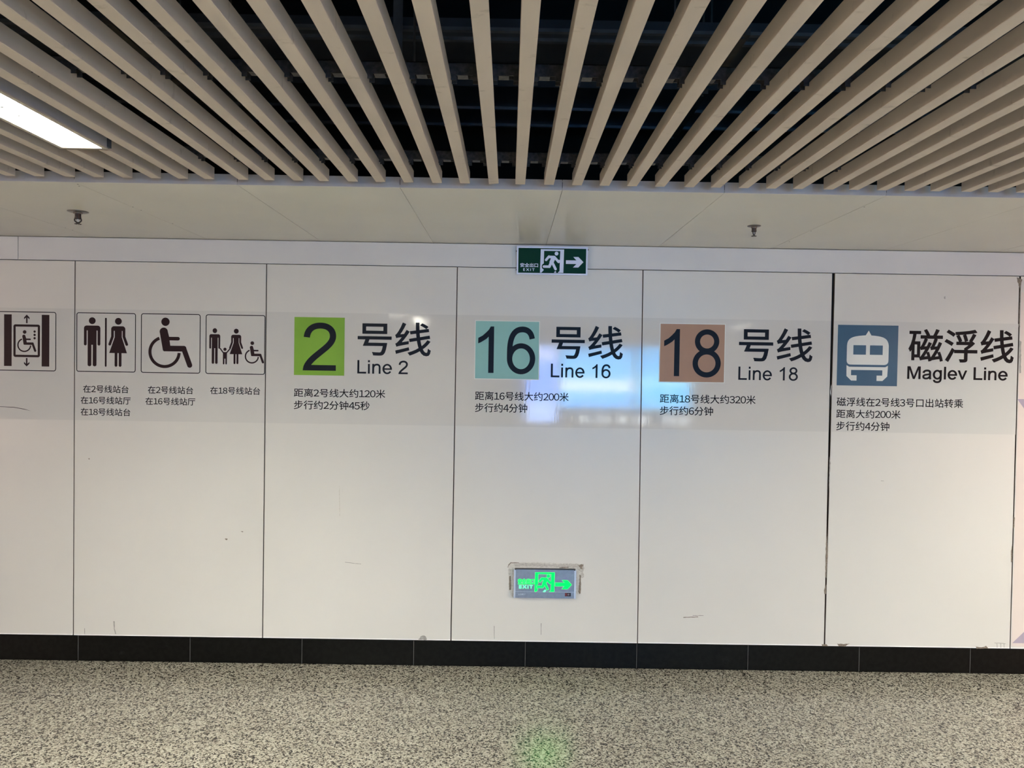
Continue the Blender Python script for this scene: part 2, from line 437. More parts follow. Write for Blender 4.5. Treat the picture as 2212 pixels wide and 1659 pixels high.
# ------------------------------------------------------------------ room shell
# wall_back: black backing, then the panels one by one
mb = MB(); mb.box(XL, XR, 0.021, 0.12, 0.0, 2.9, M['gap'])
wall = mb.build('wall_back'); tag(wall, kind='structure')
JT = [(162, 559), (576, 569), (988, 579), (1389, 586), (1801, 591), (2204, 597)]
JB = [(158, 1373), (567, 1380), (974, 1385), (1377, 1390), (1781, 1397), (2182, 1402)]
GAP = [(.0040, .0042), (.0042, .0046), (.0040, .0050), (.0044, .0040), (.0150, .0066), (.0090, .0040)]   # top, bottom
xt = [wp(*p)[0] for p in JT]; xb = [wp(*p)[0] for p in JB]
def panel(x0b, x0t, x1b, x1t, z0, z1, y=0.0, name='wall_panel', mat=None, parent=None):
    b = 0.0014; mb = MB(); mat = mat or M['panel']
    o = [(x0b, z0), (x1b, z0), (x1t, z1), (x0t, z1)]; i = [(x0b + b, z0 + b), (x1b - b, z0 + b), (x1t - b, z1 - b), (x0t + b, z1 - b)]
    vs = [(a, y, c) for a, c in i] + [(a, y + b, c) for a, c in o] + [(a, y + 0.02, c) for a, c in o]
    fs = [(0, 1, 2, 3)]
    for k in range(4):
        j = (k + 1) % 4; fs += [(4 + k, 4 + j, j, k), (8 + k, 8 + j, 4 + j, 4 + k)]
    fs.append((11, 10, 9, 8))
    if name == 'wall_panel':
        mb.add(vs, [f for f in fs if max(f) < 8], mat); mb.add(vs, [f for f in fs if max(f) >= 8], M['core'])
        mb.build(name, wall)
        st = MB(); st.box(x0b + .0015, x1b - .0015, -.0006, .0004, z0 + .0003, z0 + .0058, M['strip'])  # edge trim, near-white so its colour paints in the bright bottom-edge highlight
        return st.build('highlight_edge_strip', wall)
    mb.add(vs, fs, mat)
    return mb.build(name, parent or wall)
Lb = [xb[0] - 1.0] + xb; Lt = [xt[0] - 1.0] + xt
GG = [(.003, .003)] + GAP
Z0, Z1 = ZB + 0.0035, ZT - 0.001
for k in range(len(Lb)):
    g0 = GG[k]
    if k + 1 < len(Lb):
        g1 = GG[k + 1]; b1, t1 = Lb[k + 1], Lt[k + 1]
    else:
        g1 = (.003, .003); b1, t1 = Lb[k] + 1.0, Lt[k] + 1.0
    panel(Lb[k] + g0[1] / 2, Lt[k] + g0[0] / 2, b1 - g1[1] / 2, t1 - g1[0] / 2, Z0, Z1)
for k in range(1, 8):      # the same panels carry on along the corridor
    panel(Lb[0] - k + .0015, Lt[0] - k + .0015, Lb[0] - k + .9985, Lt[0] - k + .9985, Z0, Z1)
    panel(Lb[-1] + k + .0015, Lt[-1] + k + .0015, Lb[-1] + k + .9985, Lt[-1] + k + .9985, Z0, Z1)
xj = wp(38, 530)[0]
panel(XL, XL, xj - .0015, xj - .0015, ZT + .0025, ZS - .0025, 0.003, 'header_panel', M['header'])
panel(xj + .0015, xj + .0015, XR, XR, ZT + .0025, ZS - .0025, 0.003, 'header_panel', M['header'])

# baseboard: grey grout behind black stone tiles
mb = MB(); mb.box(XL, XR, 0.0040, 0.0205, 0.0, ZB - .001, M['grout'])
base = mb.build('baseboard_back'); tag(base, kind='structure')
BX = 0.0157
for k in range(-6, 15):
    x0 = BX + .6 * k
    panel(x0 + .0010, x0 + .0010, x0 + .5990, x0 + .5990, 0.0, ZB - .001, 0.0024, 'baseboard_tile', M['skirting'], base)

# floor: sub-slab, loose granite tiles near the wall, plain granite beyond the frame
mb = MB()
mb.box(XL, XR, YF, 0.02, -0.10, -0.0215, M['joint'])
tx0, tx1, ty = BX - .6 * 3, BX + .6 * 11, -2.4
mb.box(XL, tx0, YF, 0.0, -0.0215, 0, M['granite']); mb.box(tx1, XR, YF, 0.0, -0.0215, 0, M['granite'])
mb.box(tx0, tx1, YF, ty, -0.0215, 0, M['granite'])
floor = mb.build('floor'); tag(floor, kind='structure')
mb = MB(); mb.box(.0007, .5993, -.5997, -.0003, -0.02, 0, M['granite'])
t0 = mb.build('floor_tile', floor); tile_me = t0.data
t0.location = (tx0, 0, 0)
for i in range(14):
    for j in range(4):
        if i or j: link('floor_tile', tile_me, floor, (tx0 + .6 * i, -.6 * j, 0))

# walls closing the corridor
mb = MB(); mb.box(XL - .1, XR + .1, YF - .1, YF, 0, 3.7, M['farwall']); tag(mb.build('wall_front'), kind='structure')
mb = MB(); mb.box(XL - .1, XL, YF, 0.12, 0, 3.7, M['farwall']); tag(mb.build('wall_left'), kind='structure')
mb = MB(); mb.box(XR, XR + .1, YF, 0.12, 0, 3.7, M['farwall']); tag(mb.build('wall_right'), kind='structure')

# ceiling: black slab far up, side lids beyond the view, then slats, rails, soffit panels and edge trims
mb = MB()
mb.box(XL, XR, YF, 0.12, 3.6, 3.7, M['slab'])
SX0, SX1 = -2.6, 7.2
mb.box(XL, SX0, YF, -DS, 2.29, 2.33, M['slat']); mb.box(SX1, XR, YF, -DS, 2.29, 2.33, M['slat'])
mb.box(SX0 - .02, SX0, YF, -DS, 2.33, 3.6, M['slab']); mb.box(SX1, SX1 + .02, YF, -DS, 2.33, 3.6, M['slab'])
mb.box(XL, XR, 0.021, 0.12, 2.9, 3.6, M['slab'])
ceil = mb.build('ceiling'); tag(ceil, kind='structure')

# soffit panels, 0.6 m wide
SPH = 1.8916
for k in range(-7, 12):
    x0 = SPH + .6 * k; e = .0009
    mb = MB(); mb.box(x0 + e, x0 + .6 - e, -DS + .001, 0.0205, ZS, ZS + .012, M['soffit']); mb.build('soffit_panel', ceil)
    mb = MB()
    mb.box(x0 + .001, x0 + .599, -DS - .0015, -DS, ZS + .001, ZS + .039, M['edge'])
    mb.box(x0 + .001, x0 + .599, -DS, -DS + .03, ZS + .037, ZS + .039, M['edge'])
    mb.build('edge_trim', ceil)
mb = MB(); mb.box(XL, SPH - 4.2, -DS, 0.0205, ZS, ZS + .012, M['soffit']); mb.box(SPH + 7.2, XR, -DS, 0.0205, ZS, ZS + .012, M['soffit']); mb.build('soffit_run', ceil)

# light fittings: x centre, y near, y far
FL = hp(128, 320, ZS - .006); FR = hp(234, 323, ZS - .006)
FX0, FX1, FYE = FL[0], FR[0], FR[1]
FW = FX1 - FX0; FXC = (FX0 + FX1) / 2; FLEN = 1.26
fits = [(FXC, FYE)] + [(FXC + 4.65 * i, FYE - 2.4 * j) for i in (-2, -1, 0, 1, 2) for j in (0, 1, 2) if (i, j) != (0, 0)]
def in_fit(x):
    return [(fy - FLEN, fy) for fx, fy in fits if abs(fx - x) < FW / 2 + SW / 2 - .004]

# slats
xl = [33, 95.5, 162, 224, 286, 347.7, 406, 463, 536, 593, 655, 711, 773, 833, 893.6, 955, 1015, 1075, 1134.5]
xr = [1175, 1235.7, 1295, 1354.6, 1414.6, 1478, 1535.7, 1595.8, 1655, 1713, 1779, 1834, 1894.5, 1954, 2010, 2077, 2135, 2195]
sx = [wp(p, 390, YE)[0] - SW / 2 for p in xl] + [wp(p, 400, YE)[0] + SW / 2 for p in xr]
x = sx[0]
while x > SX0 + .15: x -= PITCH_S; sx.insert(0, x)
x = sx[-1]
while x < SX1 - .15: x += PITCH_S; sx.append(x)
TW = min(range(len(sx)), key=lambda i: abs(sx[i] - (wp(1075, 390, YE)[0] - SW / 2)))
def slat_mesh(L, roll0=0.0, roll1=0.0):
    mb = MB(); nseg = 1 if roll0 == roll1 else 10; R = []
    t = .0016
    for s in range(nseg + 1):
        a = roll0 + (roll1 - roll0) * s / nseg; ca, sa = math.cos(a), math.sin(a); y = -L * s / nseg
        prof = [(-SW / 2, SH), (-SW / 2, 0.001), (-SW / 2 + .001, 0), (SW / 2 - .001, 0), (SW / 2, 0.001), (SW / 2, SH), (SW / 2 - t, SH), (SW / 2 - t, t), (-SW / 2 + t, t), (-SW / 2 + t, SH)]
        R.append([(px * ca + (pz - SH) * sa, y, SH - px * sa + (pz - SH) * ca) for px, pz in prof])
    n = len(R[0]); vs = [v for r in R for v in r]; fs = []
    for s in range(nseg):
        for k in range(n):
            j = (k + 1) % n; fs.append((s * n + k, s * n + j, (s + 1) * n + j, (s + 1) * n + k))
    mb.add(vs, fs, M['slat'])
    # closed far end cap
    e = R[0]; mb.add([e[0], e[1], e[2], e[3], e[4], e[5]], [(0, 1, 2, 3, 4, 5)], M['slat'])
    return mb
cache = {}
def put_slat(x, y0, L, roll=(0, 0)):
    key = (round(L, 3), roll)
    if key not in cache:
        o = slat_mesh(L, *roll).build('slat', ceil); cache[key] = o.data
    else: o = link('slat', cache[key], ceil)
    o.location = (x, y0, ZS)
LFULL = (YE - YF) - .02
for i, x in enumerate(sx):
    cuts = sorted(in_fit(x), key=lambda c: -c[1])
    y0 = YE + (random.random() - .5) * .004
    if not cuts:
        put_slat(x, YE, LFULL, (math.radians(-5), math.radians(-14)) if i == TW else (0, 0)); continue
    y = YE
    for a, b in cuts:
        if y - (b + .03) > .05: put_slat(x, y, round(y - (b + .03), 3))
        y = a - .03
    if y - YF > .1: put_slat(x, y, round(y - YF - .02, 3))

# notched carrier rails that hold the slats
def rail(y):
    mb = MB(); z = ZS + SH
    mb.box(SX0, SX1, y - .014, y - .012, z + .004, z + .034, M['rail']); mb.box(SX0, SX1, y + .012, y + .014, z + .004, z + .034, M['rail'])
    mb.box(SX0, SX1, y - .014, y + .014, z + .032, z + .034, M['rail'])
    for x in sx:
        for dx in (-.030, .012):
            for dy in (-.014, .012):
                mb.box(x + dx, x + dx + .018, y + dy, y + dy + .002, z - .008, z + .005, M['rail'])
        mb.box(x + .033, x + .058, y - .013, y + .013, z + .003, z + .005, M['rail'])
    return mb.build('carrier_rail', ceil)
for yy in (-1.44, -2.19, -2.94, -4.4, -6.4): rail(yy)

# ------------------------------------------------------------------ things above the slats
def duct(y0, y1, z0, z1, label, seams):
    root = empty('cable_tray', (CX, (y0 + y1) / 2, z0), label, 'cable tray', 'cable trays above the slats')
    mb = MB(); mb.box(SX0 + .1, SX1 - .1, y0, y1, z0, z1, M['duct']); mb.build('tray_body', root)
    for s in seams:
        mb = MB(); mb.box(SX0 + .1, SX1 - .1, s - .010, s + .010, z0 - .012, z0, M['flange']); mb.build('flange', root)
    for xx in (-1.2, 0.9, 3.1, 5.4):
        for yy in (y0 - .03, y1 + .03):
            mb = MB(); mb.tube((xx, yy, z0 - .04), (xx, yy, 3.6), .005, M['rod'], n=6); mb.build('hanger_rod', root)
        mb = MB(); mb.box(xx - .02, xx + .02, y0 - .05, y1 + .05, z0 - .034, z0 - .012, M['rod']); mb.build('hanger_bar', root)
    return root
duct(-1.36, -.99, 2.80, 2.83, 'dark flat tray behind the slats, the one nearer the camera', (-1.35, -1.27))
duct(-.80, -.28, 2.80, 2.83, 'dark flat tray behind the slats, the one nearer the sign wall', (-.54, -.30))
# slanting conduit and short hanger left of centre
a = wp(806, 160, -2.0); b = wp(885, 330, -1.50)
t = empty('cable_conduit', ((a[0] + b[0]) / 2, -1.75, 2.5), 'dull grey slanting conduit seen through the slats left of centre', 'pipe')
mb = MB(); mb.tube((a[0], -2.35, 2.52), (b[0] + .02, -1.36, 2.40), .016, M['rod'], n=10)
mb.build('pipe', t, True)
for s in (.15, .85):
    p = Vector((a[0], -2.35, 2.52)).lerp(Vector((b[0] + .02, -1.36, 2.40)), s)
    mb = MB(); mb.tube(p, (p.x, p.y, 3.6), .004, M['rod'], n=6); mb.build('hanger_rod', t)
hx = wp(885, 100, -1.15)[0]
t = empty('ceiling_hanger', (hx, -1.45, 2.7), 'pale metal hanger strap above the slats left of centre', 'hanger')
mb = MB(); mb.box(hx - .016, hx + .016, -1.452, -1.448, 2.62, 3.6, M['flange']); mb.build('strap', t)
mb = MB(); mb.box(hx - .03, hx + .03, -1.470, -1.430, 2.60, 2.64, M['rod']); mb.build('foot_bracket', t)

# ------------------------------------------------------------------ ceiling light fittings
def fixture(fx, fy, louvres, label, group):
    root = empty('ceiling_light', (fx, fy - FLEN / 2, ZS), label, 'ceiling light', group)
    x0, x1, y1, y0 = fx - FW / 2, fx + FW / 2, fy, fy - FLEN; zb = ZS - .006; zt = ZS + .085
    f = .013
    mb = MB()
    for (a, b, c, d) in ((x0, x0 + f, y0, y1), (x1 - f, x1, y0, y1), (x0 + f, x1 - f, y0, y0 + f), (x0 + f, x1 - f, y1 - f, y1)):
        mb.box(a, b, c, d, zb, zb + .004, M['frame'])
    mb.build('frame', root)
    mb = MB()
    mb.box(x0 + .003, x0 + .005, y0 + .003, y1 - .003, zb + .004, zt, M['housing']); mb.box(x1 - .005, x1 - .003, y0 + .003, y1 - .003, zb + .004, zt, M['housing'])
    mb.box(x0 + .005, x1 - .005, y0 + .003, y0 + .005, zb + .004, zt, M['housing']); mb.box(x0 + .005, x1 - .005, y1 - .005, y1 - .003, zb + .004, zt, M['housing'])
    mb.box(x0 + .003, x1 - .003, y0 + .003, y1 - .003, zt, zt + .003, M['housing'])
    mb.build('housing', root)
    mb = MB(); mb.box(x0 + .012, x1 - .012, y0 + .03, y1 - .05, zb + .040, zb + .046, M['tube']); mb.build('lit_reflector', root)
    mb = MB()
    for s, xx in ((1, x0 + f), (-1, x1 - f)):
        mb.add([(xx, y0 + f, zb + .004), (xx, y1 - f, zb + .004), (xx + s * .006, y1 - f, zb + .036), (xx + s * .006, y0 + f, zb + .036)], [(0, 1, 2, 3)], M['louvre'])
    mb.build('side_reflector', root)
    if louvres:
        y = y1 - .10; me = None
        while y > y0 + .05:
            if me is None:
                mb = MB(); n = 8; h = .024
                for k in range(n):      # V blade, swept up towards its ends
                    def zz(i): return .006 + .012 * abs(i / n * 2 - 1) ** 2
                    xa, xb_ = x0 + f + .004 + (FW - 2 * f - .008) * k / n, x0 + f + .004 + (FW - 2 * f - .008) * (k + 1) / n
                    mb.add([(xa, 0, zb + zz(k)), (xb_, 0, zb + zz(k + 1)), (xb_, .004, zb + .034), (xa, .004, zb + .034), (xb_, -.004, zb + .034), (xa, -.004, zb + .034)], [(0, 1, 2, 3), (1, 0, 5, 4)], M['louvre'])
                xe = x0 + f + .40 * (FW - 2 * f); zq = zb + .0035  # blade edge line plus added triangle, greyed to paint in the shaded notch
                mb.add([(x0 + f, -.0014, zq), (xe, -.0010, zq), (xe, .0014, zq), (x0 + f, .0014, zq)], [(3, 2, 1, 0)], M['blade_notch'])
                mb.add([(xe - .010, -.001, zq), (xe + .010, -.001, zq), (xe, .010, zq)], [(2, 1, 0)], M['blade_notch'])
                o = mb.build('louvre_blade', root); me = o.data; o.location.y += y
            else: link('louvre_blade', me, root, (0, y, 0))
            y -= .067
    return root
fixture(FXC, FYE, True, 'lit recessed louvre light among the ceiling slats at upper left', None)
# its junction box beyond the end
t = MB(); t.box(FX1 - .040, FX1 - .004, FYE + .001, FYE + .026, ZS + .004, ZS + .05, M['box']); jb = t.build('junction_box')
tag(jb, 'small dark slate box at the end of the lit ceiling fitting', 'box')
for fx, fy in fits[1:]:
    fixture(fx, fy, False, 'lit strip fitting in the slats outside the photograph', 'strip lights further along the corridor')

# ------------------------------------------------------------------ advertising light boxes on the opposite wall (they show as reflections)
def art(name, stops, axis='Z', noise=2.0, strength=1.0, z0=0.6, z1=2.0):
    m = bpy.data.materials.new(name); m.use_nodes = True; nt = m.node_tree; nt.nodes.clear()
    out = N(nt, 'ShaderNodeOutputMaterial'); e = N(nt, 'ShaderNodeEmission'); nt.links.new(e.outputs[0], out.inputs[0])
    g = N(nt, 'ShaderNodeNewGeometry'); sp = N(nt, 'ShaderNodeSeparateXYZ'); nt.links.new(g.outputs['Position'], sp.inputs[0])
    mr = N(nt, 'ShaderNodeMapRange'); mr.inputs[1].default_value = z0; mr.inputs[2].default_value = z1
    nt.links.new(sp.outputs[axis], mr.inputs[0])
    c = ramp(nt, mr.outputs[0], stops); nt.links.new(c, e.inputs[0]); e.inputs[1].default_value = strength * BOARD
    return m
def board(x0, x1, z0, z1, mat, label, group=None):
    root = empty('light_box', ((x0 + x1) / 2, YF, z0), label, 'light box', group)
    y = YF + .10; f = .015
    mb = MB(); mb.box(x0 - f, x1 + f, YF + .002, y - .01, z0 - f, z1 + f, M['housing']); mb.build('cabinet', root)
    mb = MB()
    for a, b, c, d in ((x0 - f, x1 + f, z0 - f, z0), (x0 - f, x1 + f, z1, z1 + f), (x0 - f, x0, z0, z1), (x1, x1 + f, z0, z1)): mb.box(a, b, y - .01, y + .01, c, d, M['alu'])
    mb.build('bezel', root)
    mb = MB(); mb.add([(x0, y, z0), (x1, y, z0), (x1, y, z1), (x0, y, z1)], [(3, 2, 1, 0)], mat); mb.build('screen', root)
YM = (-YF - .10) - CY   # reflected distance from the camera
def mx(px): return CX + (px - 1112) / F * YM
def mz(py): return CZ - (py - 797) / F * YM
blue_l = art('lavender_screen', [(0, (.30, .50, 1.0)), (.25, (.05, .26, 1.0)), (.7, (.04, .26, 1.0)), (.85, (.45, .55, 1)), (1, (.1, .3, .7))], strength=8.5, z0=mz(880), z1=mz(746))
blue_m = art('pale_blue_screen', [(0, (.02, .36, .95)), (.24, (.03, .46, 1.0)), (.32, (.6, .8, 1)), (.40, (.6, .8, 1)), (.50, (.03, .46, .95)), (.85, (.02, .40, .9)), (1, (.02, .15, .4))], strength=8.5, z0=mz(880), z1=mz(746))
blue_r = art('cyan_screen', [(0, (.0, .46, 1.0)), (.3, (.0, .50, 1.0)), (.42, (.15, .65, 1)), (.6, (.0, .42, .95)), (1, (.0, .3, .7))], strength=8.5, z0=mz(880), z1=mz(746))
board(mx(1150), mx(1215), mz(912), mz(746), blue_l, 'narrow lavender light box reflected left of the blue ones')
board(mx(1221), mx(1381), mz(880), mz(746), blue_m, 'wide pale blue light box reflected in the sign wall')
board(mx(1389), mx(1503), mz(880), mz(746), blue_r, 'cyan light box reflected under the brown number square')
pale = art('pale_lamp', [(0, (.8, .93, 1)), (1, (.8, .93, 1))], strength=5)
LAMP = ['first', 'second', 'third', 'fourth', 'fifth', 'last']
for k, (a, b) in enumerate(((1266, 1286), (1308, 1326), (1350, 1366), (1388, 1412), (1452, 1470), (1484, 1500))):
    board(mx(a), mx(b), mz(914), mz(896), pale, LAMP[k] + ' from the left of the small pale lamps below the blue light boxes', 'row of small display lamps')
warm = art('warm_screen', [(0, (1.0, .42, .28)), (.5, (1.0, .48, .35)), (1, (1.0, .56, .48))], strength=5.8, z0=.3, z1=2.1)
board(10.9, 14.2, .35, 2.05, warm, 'large warm orange light box out of frame to the right')
warm2 = art('soft_pink_screen', [(0, (1.0, .74, .62)), (1, (1.0, .70, .60))], strength=7, z0=.3, z1=2.1)
board(-9.6, -6.1, .4, 1.9, warm2, 'pink light box out of frame to the left')

# ------------------------------------------------------------------ film bands and printed signs
def quad_on_wall(name, pts, mat, y, parent=None, th=.0004):
    return put(name, [[wp(*p) for p in pts]], mat, parent, lambda u, v: (u, v), y, th)
YFILM, Y1, Y2, Y3 = -0.0005, -0.0010, -0.0014, -0.0018
zft, zfb = wp(980, 680)[1], wp(980, 920)[1]
def joint_x(k, z):  # x of joint k at height z
    s = (z - Z0) / (Z1 - Z0); return Lb[k] + (Lt[k] - Lb[k]) * s
names = ['clear film band behind the lift pictogram at far left', 'clear film band behind the three restroom and family pictograms',
         'clear film band behind the green number 2 sign', 'clear film band behind the teal number 16 sign with blue reflection',
         'clear film band behind the brown number 18 sign', 'clear film band behind the blue train sign at right']
for k in range(6):
    a0, a1 = joint_x(k, zfb) + .003, joint_x(k + 1, zfb) - .003
    b0, b1 = joint_x(k, zft) + .003, joint_x(k + 1, zft) - .003
    if k == 4: a1 -= .006; b1 -= .006
    if k == 5: a0 += .006; b0 += .006
    o = put('adhesive_film', [[(a0, zfb), (a1, zfb), (b1, zft), (b0, zft)]], M['film'], None, lambda u, v: (u, v), YFILM, .0004)
    tag(o, names[k], 'film')

def sign_root(name, px, py, label, cat='sign', group=None):
    c = wp(px, py); return empty(name, (c[0], 0, c[1]), label, cat, group)
def frame_map(L, T, R_, B, size):
    """drawing units (u right, v down, 0..size) to the wall, given the frame's photo box"""
    c = wp((L + R_) / 2, (T + B) / 2); s = ((R_ - L) / PPM) / size
    return lambda u, v: (c[0] + (u - size / 2) * s, c[1] - (v - size / 2) * s)

def aff(polys, sx_, sy__, dx, dy): return [[(a * sx_ + dx, b * sy__ + dy) for a, b in p] for p in polys]
def man():
    return [circle((176, 91), 38), rrect(84, 145, 267, 200, 30, (0, 0, 1, 1)), capsule((99.5, 190), (99.5, 352), 15.5), capsule((251.5, 190), (251.5, 352), 15.5),
            rect(126, 180, 225, 360), rect(126, 355, 168, 580), rect(183, 355, 225, 580), capsule((145, 580), (149, 580), 19), capsule((202, 580), (206, 580), 19)]
def woman():
    return [circle((467, 93), 38), rrect(387, 148, 545, 200, 32, (0, 0, 1, 1))] + stroke([(402, 180), (402, 265), (372, 350)], 30) + [circle((372, 350), 15), circle((402, 262), 15)] + \
        stroke([(530, 180), (530, 265), (561, 350)], 30) + [circle((561, 350), 15), circle((530, 262), 15),
        [(427, 170), (506, 170), (506, 270), (564, 448), (366, 448), (427, 270)], rect(427, 440, 458, 585), rect(473, 440, 504, 585), circle((442.5, 585), 15.5), circle((488.5, 585), 15.5)]
def chair(thin=1.0):
    P = [circle((363, 121), 62), circle((338, 268), 60 * thin + 1), [(338 - 60 * thin, 272), (338 + 58 * thin, 256), (417, 335), (437, 475), (645, 475), (645, 560), (352, 560), (325, 535)],
         circle((352, 533), 27.5), capsule((420, 370), (551, 370), 27), circle((638, 513), 38.5), capsule((636, 513), (727, 762), 38)]
    return P + ring((352, 570), 217, 217, 46, 3, 249)
def family():
    m = aff(man(), 162 / 183, 529 / 546, 55 - 84 * 162 / 183, 204 - 53 * 529 / 546)
    wm = aff(woman(), 207 / 219, 525 / 545, 350 - 357 * 207 / 219, 207 - 55 * 525 / 545)
    ch = [circle((288, 515), 24), capsule((268, 572), (220, 507), 9), capsule((308, 572), (366, 502), 9), rrect(258, 556, 318, 600, 10, (0, 0, 1, 1)), rect(258, 580, 318, 655),
          rect(258, 640, 281, 728), rect(296, 640, 318, 728), circle((269.5, 728), 11.5), circle((307, 728), 11)]
    wc = aff(chair(.95), .44, .44, 688 - 352 * .44, 615 - 570 * .44)
    return m, wm, ch, wc

PG = 'dark line pictograms on the film bands'
# lift
t = sign_root('pictogram_sign', 60, 738, 'square lift pictogram with up and down arrows, leftmost on the wall')
fm = frame_map(121.2 - 127.7, 673.3, 121.2, 801, 662)
put('border', outline(0, 0, 662, 662, 26, 9), M['text'], t, fm, Y1)
put('shaft_bar', [rect(82, 34, 167, 610)], M['ink'], t, fm, Y1); put('shaft_bar', [rect(501, 34, 586, 610)], M['ink'], t, fm, Y1)
put('cabin_outline', outline(186, 144, 482, 508, 22, 25), M['ink'], t, fm, Y1)
put('arrow', [rect(326, 60, 343, 130), [(334, 34), (365, 66), (365, 88), (334, 58), (304, 88), (304, 66)]], M['ink'], t, fm, Y1)
put('arrow', [rect(326, 518, 343, 590), [(334, 612), (304, 582), (304, 560), (334, 590), (365, 560), (365, 582)]], M['ink'], t, fm, Y1)
put('button_dots', [circle((422, 222 + 37 * k), 13) for k in range(3)], M['ink'], t, fm, Y1)
put('wheelchair_figure', aff(chair(.9), .325, .325, 307 - 352 * .325, 374 - 570 * .325), M['ink'], t, fm, Y1)
# toilets
t = sign_root('pictogram_sign', 229, 740, 'square restroom pictogram with a man and a woman figure')
fm = frame_map(165.5, 675.9, 293.2, 803.6, 662)
put('border', outline(0, 0, 662, 662, 26, 9), M['text'], t, fm, Y1)
put('man_figure', man(), M['ink'], t, fm, Y1); put('woman_figure', woman(), M['ink'], t, fm, Y1)
put('divider_bar', [capsule((328, 66), (328, 592), 10)], M['ink'], t, fm, Y1)
def words(s, bb, parent, name='caption', off=0.009, mat=None, y=Y1):
    P = cjk(s, off); return put(name, P, mat or M['text'], parent, fit(P, bb), y)
words('在2号线站台', (179.8, 831.5, 277.8, 849.5), t); words('在16号线站厅', (174.6, 856, 282.2, 874), t); words('在18号线站台', (174.6, 881, 281.6, 899), t)
# wheelchair
t = sign_root('pictogram_sign', 368, 742, 'square pictogram of one large wheelchair user')
fm = frame_map(304.9, 678, 432.9, 806, 885)
put('border', outline(0, 0, 885, 885, 36, 12), M['text'], t, fm, Y1)
put('wheelchair_figure', chair(), M['ink'], t, fm, Y1)
words('在2号线站台', (319.7, 833.6, 417.3, 851.6), t); words('在16号线站厅', (314.3, 858.2, 421.9, 876), t)
# family
t = sign_root('pictogram_sign', 508, 745, 'square pictogram of a family holding hands beside a wheelchair user')
fm = frame_map(444.5, 680.2, 572.8, 808.5, 885)
put('border', outline(0, 0, 885, 885, 36, 12), M['text'], t, fm, Y1)
for n_, P in zip(('man_figure', 'woman_figure', 'child_figure', 'wheelchair_figure'), family()): put(n_, P, M['ink'], t, fm, Y1)
words('在18号线站台', (454.2, 835, 562, 853), t)

LG = 'metro line signs on the film bands'
def line_sign(label, badge, mat, num, nbb, zh, zbb, en, ebb, info, halo=True, k=0.0, zoff=0.012, ek=5):
    t = sign_root('line_sign', sum(p[0] for p in badge) / 4, sum(p[1] for p in badge) / 4, label)
    xs = [wp(*p)[0] for p in badge]; zs = [wp(*p)[1] for p in badge]
    x0, x1, z0, z1 = (xs[0] + xs[3]) / 2, (xs[1] + xs[2]) / 2, (zs[2] + zs[3]) / 2, (zs[0] + zs[1]) / 2
    ident = lambda u, v: (u, v)
    if halo:
        h = .0045; put('badge_border', [rect(x0 - h, z0 - h, x1 + h, z1 + h)], M['halo'], t, ident, Y1)
    put('number_square' if num else 'train_square', [rect(x0, z0, x1, z1)], mat, t, ident, Y2)
    if num:
        P = latin(num, k); put('number', P, M['navy'], t, fit(P, nbb), Y3)
    P = cjk(zh, zoff); put('chinese_name', P, M['navy'] if num else M['text'], t, fit(P, zbb), Y1)
    P = latin(en, ek); put('english_name', P, M['navy'] if num else M['text'], t, fit(P, ebb), Y1)
    for s, bb in info: words(s, bb, t, 'info_line')
    return t, (x0, x1, z0, z1)
line_sign('green square with number 2 and lettering for line 2', [(636, 684.3), (745, 686.7), (743.5, 812), (635.4, 809.6)], M['green'], '2', (654.7, 696.5, 726, 801),
          '号线', (772.8, 695, 930.8, 770), 'Line 2', (772, 777.5, 881, 809),
          [('距离2号线大约120米', (635, 838.6, 832.3, 860.2)), ('步行约2分钟45秒', (635, 864.6, 798.5, 886.5))], False)
line_sign('pale teal square with number 16 and lettering for line 16', [(1028, 693.8), (1164.5, 695), (1163, 819), (1026, 817.4)], M['teal'], '16', (1032.8, 704, 1156.4, 809),
          '号线', (1191.5, 702.5, 1346, 777), 'Line 16', (1189.8, 785, 1319, 817.5),
          [('距离16号线大约200米', (1026, 845, 1228.6, 867.3)), ('步行约4分钟', (1026, 870.4, 1139, 892))])
line_sign('brown square with number 18 and lettering for line 18', [(1428, 699.2), (1566, 701.6), (1563.3, 825.8), (1423.6, 824.1)], M['brown'], '18', (1434, 710, 1557.3, 816),
          '号线', (1596, 707.6, 1755.8, 782.6), 'Line 18', (1594.7, 791.5, 1723.7, 823),
          [('距离18号线大约320米', (1425, 851, 1632.5, 873.5)), ('步行约6分钟', (1425, 877, 1540.4, 898.3))])
t, (bx0, bx1, bz0, bz1) = line_sign('dark blue train square with lettering for the maglev line', [(1810.2, 701.9), (1940.6, 703.2), (1937.2, 834.2), (1806.9, 832.5)], M['blue'], '', None,
          '磁浮线', (1961.8, 710, 2190.7, 785), 'Maglev Line', (1959, 791, 2177, 830),
          [('磁浮线在2号线3号口出站转乘', (1806.5, 858, 2081, 881.5)), ('距离大约200米', (1805.9, 884, 1945.6, 905)), ('步行约4分钟', (1805.9, 910, 1921.3, 931.5))], False, zoff=.015, ek=13)
s_ = (bx1 - bx0) / 386
bm = lambda u, v: (bx0 + u * s_, bz1 - v * s_ * (bz1 - bz0) / (bx1 - bx0))
body = bez((60, 130), (62, 85), (90, 72), (160, 66), 8) + [(178, 65), (197, 34), (214, 65)] + bez((230, 66), (300, 72), (322, 85), (327, 130), 8) + [(327, 225)] + bez((327, 225), (327, 243), (315, 252), (300, 252), 5) + bez((85, 252), (70, 252), (60, 243), (60, 225), 5)
put('train_body', [body], M['halo'], t, bm, Y3)
put('train_window', [rect(101, 128, 182, 188)], M['blue'], t, bm, Y3 - .0004); put('train_window', [rect(207, 128, 289, 188)], M['blue'], t, bm, Y3 - .0004)
